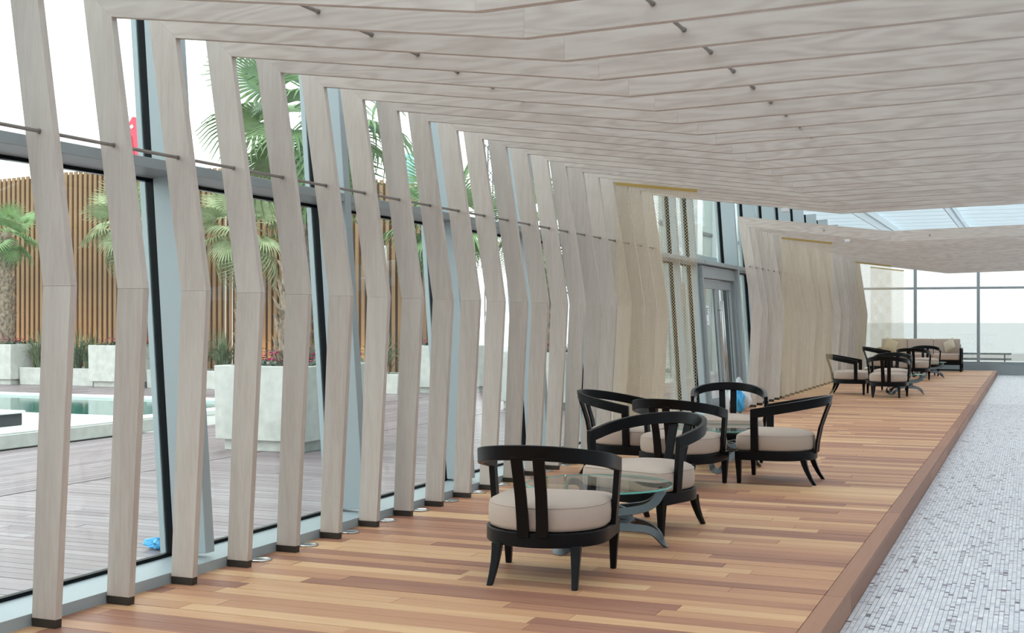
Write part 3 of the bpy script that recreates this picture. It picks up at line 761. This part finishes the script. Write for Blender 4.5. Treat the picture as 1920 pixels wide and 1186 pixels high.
# palms
def frond_mesh(rr, name, mat, Rf=0.85, pet=0.75, nseg=30, droop=0.5):
    mb = MB(); hub = Vector((pet, 0, -0.10 * pet))
    for k in range(nseg):
        a = math.radians(-112 + 224 * k / (nseg - 1))
        ln = Rf * (0.80 + 0.20 * math.cos(a * 0.6)) * rr.uniform(0.92, 1.05)
        d = Vector((math.cos(a), math.sin(a), 0)); sd = Vector((-d.y, d.x, 0))
        pts = []
        for t, w, dz in ((0.04, 0.006, 0), (0.35, 0.026, 0.0), (0.62, 0.030, -0.05), (0.82, 0.016, -0.17), (1.0, 0.003, -0.38)):
            c = hub + d * ln * t * (1 - 0.12 * droop * max(0, t - 0.6)) + Vector((0, 0, dz * droop * ln + 0.10 * t * (1 - t)))
            pts.append((c - sd * w * Rf, c + Vector((0, 0, -0.018 * Rf)), c + sd * w * Rf))
        o = len(mb.v)
        for p in pts: mb.v += [tuple(q) for q in p]
        for j in range(4):
            for i in range(2):
                q = o + j * 3 + i; mb.f.append((q, q + 3, q + 4, q + 1))
    mb.tube([(0, 0, 0), (pet * 0.5, 0, 0.03), (pet + 0.03, 0, -0.10 * pet)], [0.022, 0.014, 0.009], 5)
    ob_ = mb.build(name, mat); return ob_
rr = random.Random(5)
FRM = {}
for mat in ('palm_leaf', 'palm_leaf_pale'):
    FRM[mat] = []
    for v in range(3):
        o = frond_mesh(rr, 'frond', mat, droop=(0.3, 0.7, 1.3)[v]); FRM[mat].append(o.data); bpy.data.objects.remove(o)
def palm(x, y, z0, z1, lab, mat='palm_leaf', n=22, sc=1.0, tr_=0.17, seed=1, dx=0.0, lowest=-75):
    rr = random.Random(seed)
    e = empty('fan_palm', (x, y, z0)); tag(e, lab, 'palm tree', 'fan palms around the pool')
    h = z1 - z0; rings = []
    for j in range(15):
        t = j / 14; r = tr_ * (1.15 - 0.3 * t) * rr.uniform(0.93, 1.07)
        rings.append([(dx * t * t + r * math.cos(2 * math.pi * i / 12) * rr.uniform(0.9, 1.1), r * math.sin(2 * math.pi * i / 12) * rr.uniform(0.9, 1.1), h * t) for i in range(12)])
    tk = MB().loft(rings).build('trunk', 'palm_trunk', e, smooth=False)
    mb = MB()                                       # old leaf bases wrapped round the trunk
    nb = int(h * 42)
    for k in range(nb):
        t = (k + rr.random()) / nb * 0.97; a = k * 2.4; r = tr_ * (1.15 - 0.3 * t)
        c = Vector((dx * t * t, 0, h * t)); d = Vector((math.cos(a), math.sin(a), 0)); s_ = Vector((-d.y, d.x, 0)); u = Vector((0, 0, 1))
        p0 = c + d * r * 0.9; w = 0.06; p1 = p0 + u * 0.09 + d * 0.05; p2 = p0 + u * rr.uniform(0.12, 0.2) + d * rr.uniform(0.07, 0.13)
        mb.add([p0 - s_ * w, p0 + s_ * w, p1 + s_ * w * 0.8, p1 - s_ * w * 0.8, p2, p0 - u * 0.03 + d * 0.035], [(0, 1, 2, 3), (3, 2, 4), (5, 0, 3), (1, 5, 2), (3, 4, 5), (4, 2, 5)])
    tag(mb.build('leaf_bases', 'palm_trunk', e), kind='stuff')
    for k in range(n):
        o = bpy.data.objects.new('frond', None if False else FRM[mat][0 if k < n * 0.35 else (1 if k < n * 0.7 else 2)]); COL.objects.link(o); o.parent = e
        el = 70 + (lowest - 70) * (k / (n - 1)); az = k * 137.5 + rr.uniform(-12, 12)
        o.location = (dx, 0, h - 0.02)
        o.rotation_euler = (math.radians(rr.uniform(-25, 25)), math.radians(-el), math.radians(az)); s_ = sc * rr.uniform(0.85, 1.1); o.scale = (s_, s_, s_)
    return e
palm(-8.55, 13.45, 0.9, 4.15, 'tall fan palm in the nearest concrete planter, fronds against the sky', n=24, sc=0.95, seed=3, dx=0.42, tr_=0.17)
palm(-19.75, 24.0, 0.87, 3.9, 'drooping fan palm in the tall planter beyond the pool', 'palm_leaf_pale', n=22, sc=0.82, seed=4, lowest=-85)
palm(-23.5, 23.9, 0.87, 3.7, 'fan palm with rough trunk at the left edge beyond the pool', 'palm_leaf', n=16, sc=0.62, seed=6, lowest=-80)
palm(-16.6, 24.1, 0.35, 3.7, 'pale fan palm behind the nearest planter, before the fence', 'palm_leaf_pale', n=22, sc=0.9, seed=9, lowest=-85)
palm(-11.7, 24.5, 0.9, 3.75, 'fan palm in the planter at the right end of the fence', 'palm_leaf', n=24, sc=1.0, seed=12, lowest=-85)
palm(-8.1, 21.3, 0.88, 3.2, 'rough-trunked fan palm in the planter behind the far ribs', 'palm_leaf_pale', n=24, sc=0.9, seed=15, lowest=-88)
# strap-leaved plants
def strap(x, y, z, n, h, seed, lab):
    rr = random.Random(seed); e = empty('strap_plant', (x, y, z)); tag(e, lab, 'plant', 'strap-leaved plants in the troughs')
    mb = MB()
    for k in range(n):
        a = rr.uniform(0, 6.283); ln = h * rr.uniform(0.6, 1.1); sp = rr.uniform(0.1, 0.75); w = rr.uniform(0.012, 0.022)
        d = Vector((math.cos(a), math.sin(a), 0)); s_ = Vector((-d.y, d.x, 0)); b0 = Vector((rr.uniform(-.12, .12), rr.uniform(-.1, .1), 0)); o = len(mb.v); m_ = 6
        for j in range(m_):
            t = j / (m_ - 1); c = b0 + d * ln * sp * t * (0.5 + 0.6 * t) + Vector((0, 0, ln * (t - 0.75 * sp * t ** 2.6)))
            ww = w * (1 - t ** 3) + 0.001; mb.v += [tuple(c - s_ * ww), tuple(c + Vector((0, 0, -0.006))), tuple(c + s_ * ww)]
        for j in range(m_ - 1):
            for i in range(2): q = o + j * 3 + i; mb.f.append((q, q + 3, q + 4, q + 1))
    tag(mb.build('blades', 'strap_leaf', e), kind='stuff')
    return e
SP = [(-22.45, 'beside the planter at the left edge'), (-21.35, 'in the trough between the two tall planters'), (-20.85, 'touching the left side of the tall palm planter'), (-18.6, 'right of the tall planter with the palm'),
      (-17.75, 'in the long trough, left of the nearest planter'), (-17.1, 'in the long trough, partly behind the nearest planter'),
      (-15.4, 'in the right trough, behind the nearest planter'), (-14.3, 'in the right trough below the slim white post'), (-13.0, 'in the right trough near its right end')]
for k, (x, w_) in enumerate(SP):
    strap(x, 23.95, 0.31, 90, 1.15, 40 + k, 'dark strap-leaved plant ' + w_)
# flower beds
def flowers(e, hx, hy, z, n, seed):
    rr = random.Random(seed); lf = MB(); pt = MB()
    for k in range(n * 5):
        c = Vector((rr.uniform(-hx, hx), rr.uniform(-hy, hy), z + rr.uniform(0, 0.10))); a = rr.uniform(0, 6.28); d = Vector((math.cos(a), math.sin(a), rr.uniform(-0.2, 0.6))) * 0.06; s_ = Vector((-math.sin(a), math.cos(a), 0)) * 0.035
        lf.add([c - d, c + s_, c + d, c - s_], [(0, 1, 2, 3)])
    for k in range(n):
        c = Vector((rr.uniform(-hx, hx), rr.uniform(-hy, hy), z + rr.uniform(0.09, 0.20)))
        for j in range(5):
            a = j * 1.2566 + rr.random(); d = Vector((math.cos(a), math.sin(a), 0.5)) * 0.04; s_ = Vector((-math.sin(a), math.cos(a), 0)) * 0.02
            pt.add([c, c + d * 0.6 + s_, c + d, c + d * 0.6 - s_], [(0, 1, 2, 3)])
    a = lf.build('bedding_leaves', 'bed_leaf'); tag(a, None, None, None, 'stuff'); b_ = pt.build('pink_blooms', 'petal')
    return a, b_
for n, (pl_, hx, hy, cnt_, lab) in enumerate(((pA, 0.5, 0.8, 90, 'magenta cyclamen bed round the palm in the nearest planter'), (pC, 0.75, 0.5, 70, 'magenta flower bed in the tall planter beyond the pool'),
                                  (pD, 1.0, 0.5, 80, 'magenta flower bed in the planter at the left edge'), (pE, 0.55, 0.45, 60, 'magenta flower bed in the planter at the right end of the fence'), (pB, 0.5, 0.75, 60, 'magenta flower bed behind the far ribs'))):
    e = empty('flower_bed', (pl_.location.x, pl_.location.y, pl_.location.z)); tag(e, lab, 'flowers')
    zt = {0: 1.02, 1: 0.98, 2: 0.98, 3: 1.02, 4: 1.0}[n]
    for o in flowers(e, hx, hy, zt - 0.05, cnt_, 70 + n): o.parent = e; o['kind'] = 'stuff'
# far things: red crane tip, wall-mounted lamp, loungers stacked beyond the end glass
cr = empty('crane_jib', (-44.9, 55, -0.32)); tag(cr, 'red crane jib tip rising behind the fence', 'crane')
o = MB().prism_y([(-1.1, 0), (-0.3, 0), (0.95, 9.3), (0.75, 11.7), (0.35, 12.8), (-0.05, 12.85), (-0.55, 12.1), (-0.35, 10.2)], -0.3, 0.3).build('jib_plate', 'crane_red', cr, bevel=0.04, seg=1)
MB().tube([(-0.02, -0.31, 12.3), (-0.02, -0.34, 12.3)], 0.13, 4).build('pin', 'white_paint', cr)
MB().prism_y([(-0.1, 10.0), (0.3, 10.0), (-0.05, 11.8), (-0.2, 11.7)], -0.36, -0.301).build('side_rib', 'crane_red', cr)
lm = empty('wall_lamp', (-5.75, 21.85, 2.55)); tag(lm, 'white round lamp disc outside above the glass doors', 'lamp')
MB().box(-0.3, 0.45, -0.9, 0.75, 0.0, 0.12).build('canopy_shelf', 'white_paint', lm, bevel=0.01, seg=1)
MB().tube([(0, 0, 0.121), (0, 0, 0.35)], 0.03, 10).build('stem', 'white_paint', lm)
o = MB().lathe([(0.02, -0.04), (0.20, -0.035), (0.235, 0.0), (0.20, 0.035), (0.02, 0.05)], 28).build('disc', 'white_paint', lm, smooth=True); o.location = (0, 0, 0.50); o.rotation_euler = (math.radians(80), 0, math.radians(35))
for n in range(3):
    e = empty('sun_lounger', (-1.5, 43.2, -0.02 + 0.17 * n)); tag(e, '%s folded lounger in the low stack outside the end glazing' % ('lowest', 'middle', 'top')[n], 'lounger', 'stacked loungers outside')
    mb = MB()
    for y in (-0.3, 0.3): mb.tube([(-0.9, y, 0.13), (0.9, y, 0.13)], 0.022, 6)
    mb.build('side_rail', 'aluminium_grey', e)
    for k in range(9): MB().box(-0.85 + k * 0.2, -0.72 + k * 0.2, -0.28, 0.28, 0.125, 0.14).build('slat', 'white_paint', e)
    for x in (-0.7, 0.7):
        for y in (-0.3, 0.3): MB().tube([(x, y, 0.0), (x, y, 0.125)], 0.018, 6).build('leg', 'aluminium_grey', e)
tp = MB().box(-5.5, 6, 0, 9, -0.2, -0.02).build('terrace', 'coping', None, loc=(0, 41.95, 0)); tag(tp, 'pale terrace outside the end glazing', None, None, 'structure')

# ---- annex wall seen through the door bays
an = empty('annex_building', (-9.2, 31, -0.3)); tag(an, 'grey-green annex wall with pale pilasters outside the glass doors', 'building')
MB().box(-0.6, 0.0, 0, 22, 0, 7.5).build('wall', 'annex_wall', an)
for k in range(9):
    MB().box(0.001, 0.14, 0.3 + k * 2.4, 0.9 + k * 2.4, 0, 7.5).build('pilaster', 'white_paint', an)
    MB().box(0.001, 0.03, 1.2 + k * 2.4, 1.75 + k * 2.4, 0.4, 2.9).build('timber_panel', 'slat_wood', an)
    MB().box(0.001, 0.05, 1.1 + k * 2.4, 2.55 + k * 2.4, 3.4, 3.5).build('rail', 'gasket', an)
    MB().box(0.001, 0.05, 1.1 + k * 2.4, 2.55 + k * 2.4, 4.4, 4.5).build('rail', 'gasket', an)
# ---- street lamp and lattice mast rising beyond the fence
sl_ = empty('street_lamp', (-20.6, 40, -0.32)); tag(sl_, 'pale teal lamp head on a pole behind the fence', 'street lamp')
MB().tube([(0, 0, 0), (0, 0, 6.6)], 0.06, 8).build('pole', 'teal_paint', sl_)
MB().lathe([(0.05, 6.55), (0.16, 6.6), (0.26, 6.9), (0.24, 7.4), (0.17, 7.75), (0.05, 7.85)], 14).build('lamp_head', 'teal_paint', sl_, smooth=True)
ms = empty('lattice_mast', (-26.1, 60, -0.32)); tag(ms, 'dark steel lattice mast far off between the ribs', 'mast')
mb = MB()
for k in range(20):
    z = k * 0.55; a, b_ = (0.22, -0.22) if k % 2 else (-0.22, 0.22)
    mb.tube([(a, -0.2, z), (b_, -0.2, z + 0.55)], 0.02, 4).tube([(b_, 0.2, z), (a, 0.2, z + 0.55)], 0.02, 4)
mb.build('bracing', 'black_plastic', ms)
for x in (-0.22, 0.22):
    for y in (-0.2, 0.2): MB().tube([(x, y, 0), (x, y, 11)], 0.03, 5).build('chord', 'black_plastic', ms)
# ---- warm spotlights at the foot of the fence
for n, x in enumerate((-25.2, -22.6, -20.0, -17.4, -14.8)):
    e = empty('garden_spotlight', (x, 25.35, -0.036)); tag(e, 'small warm garden spotlight aimed up the fence, %s from the left' % ordinal(n + 1), 'spotlight', 'garden spotlights')
    MB().lathe([(0.05, 0.0), (0.05, 0.02), (0.02, 0.03), (0.02, 0.10)], 12).build('stake', 'black_plastic', e)
    MB().lathe([(0.03, 0.101), (0.06, 0.12), (0.065, 0.22)], 14).build('housing', 'black_plastic', e)
    MB().lathe([(0.058, 0.221), (0.055, 0.226)], 14).build('lens', 'lamp_glow', e)
    ld = bpy.data.lights.new('spot', 'SPOT'); ld.energy = 30; ld.color = (1.0, 0.62, 0.28); ld.spot_size = 2.2; ld.spot_blend = 0.8; ld.shadow_soft_size = 0.05
    lo_ = bpy.data.objects.new('spot_light', ld); COL.objects.link(lo_); lo_.parent = e; lo_.location = (0, 0, 0.25); lo_.rotation_euler = (math.radians(180 - 20), 0, 0)
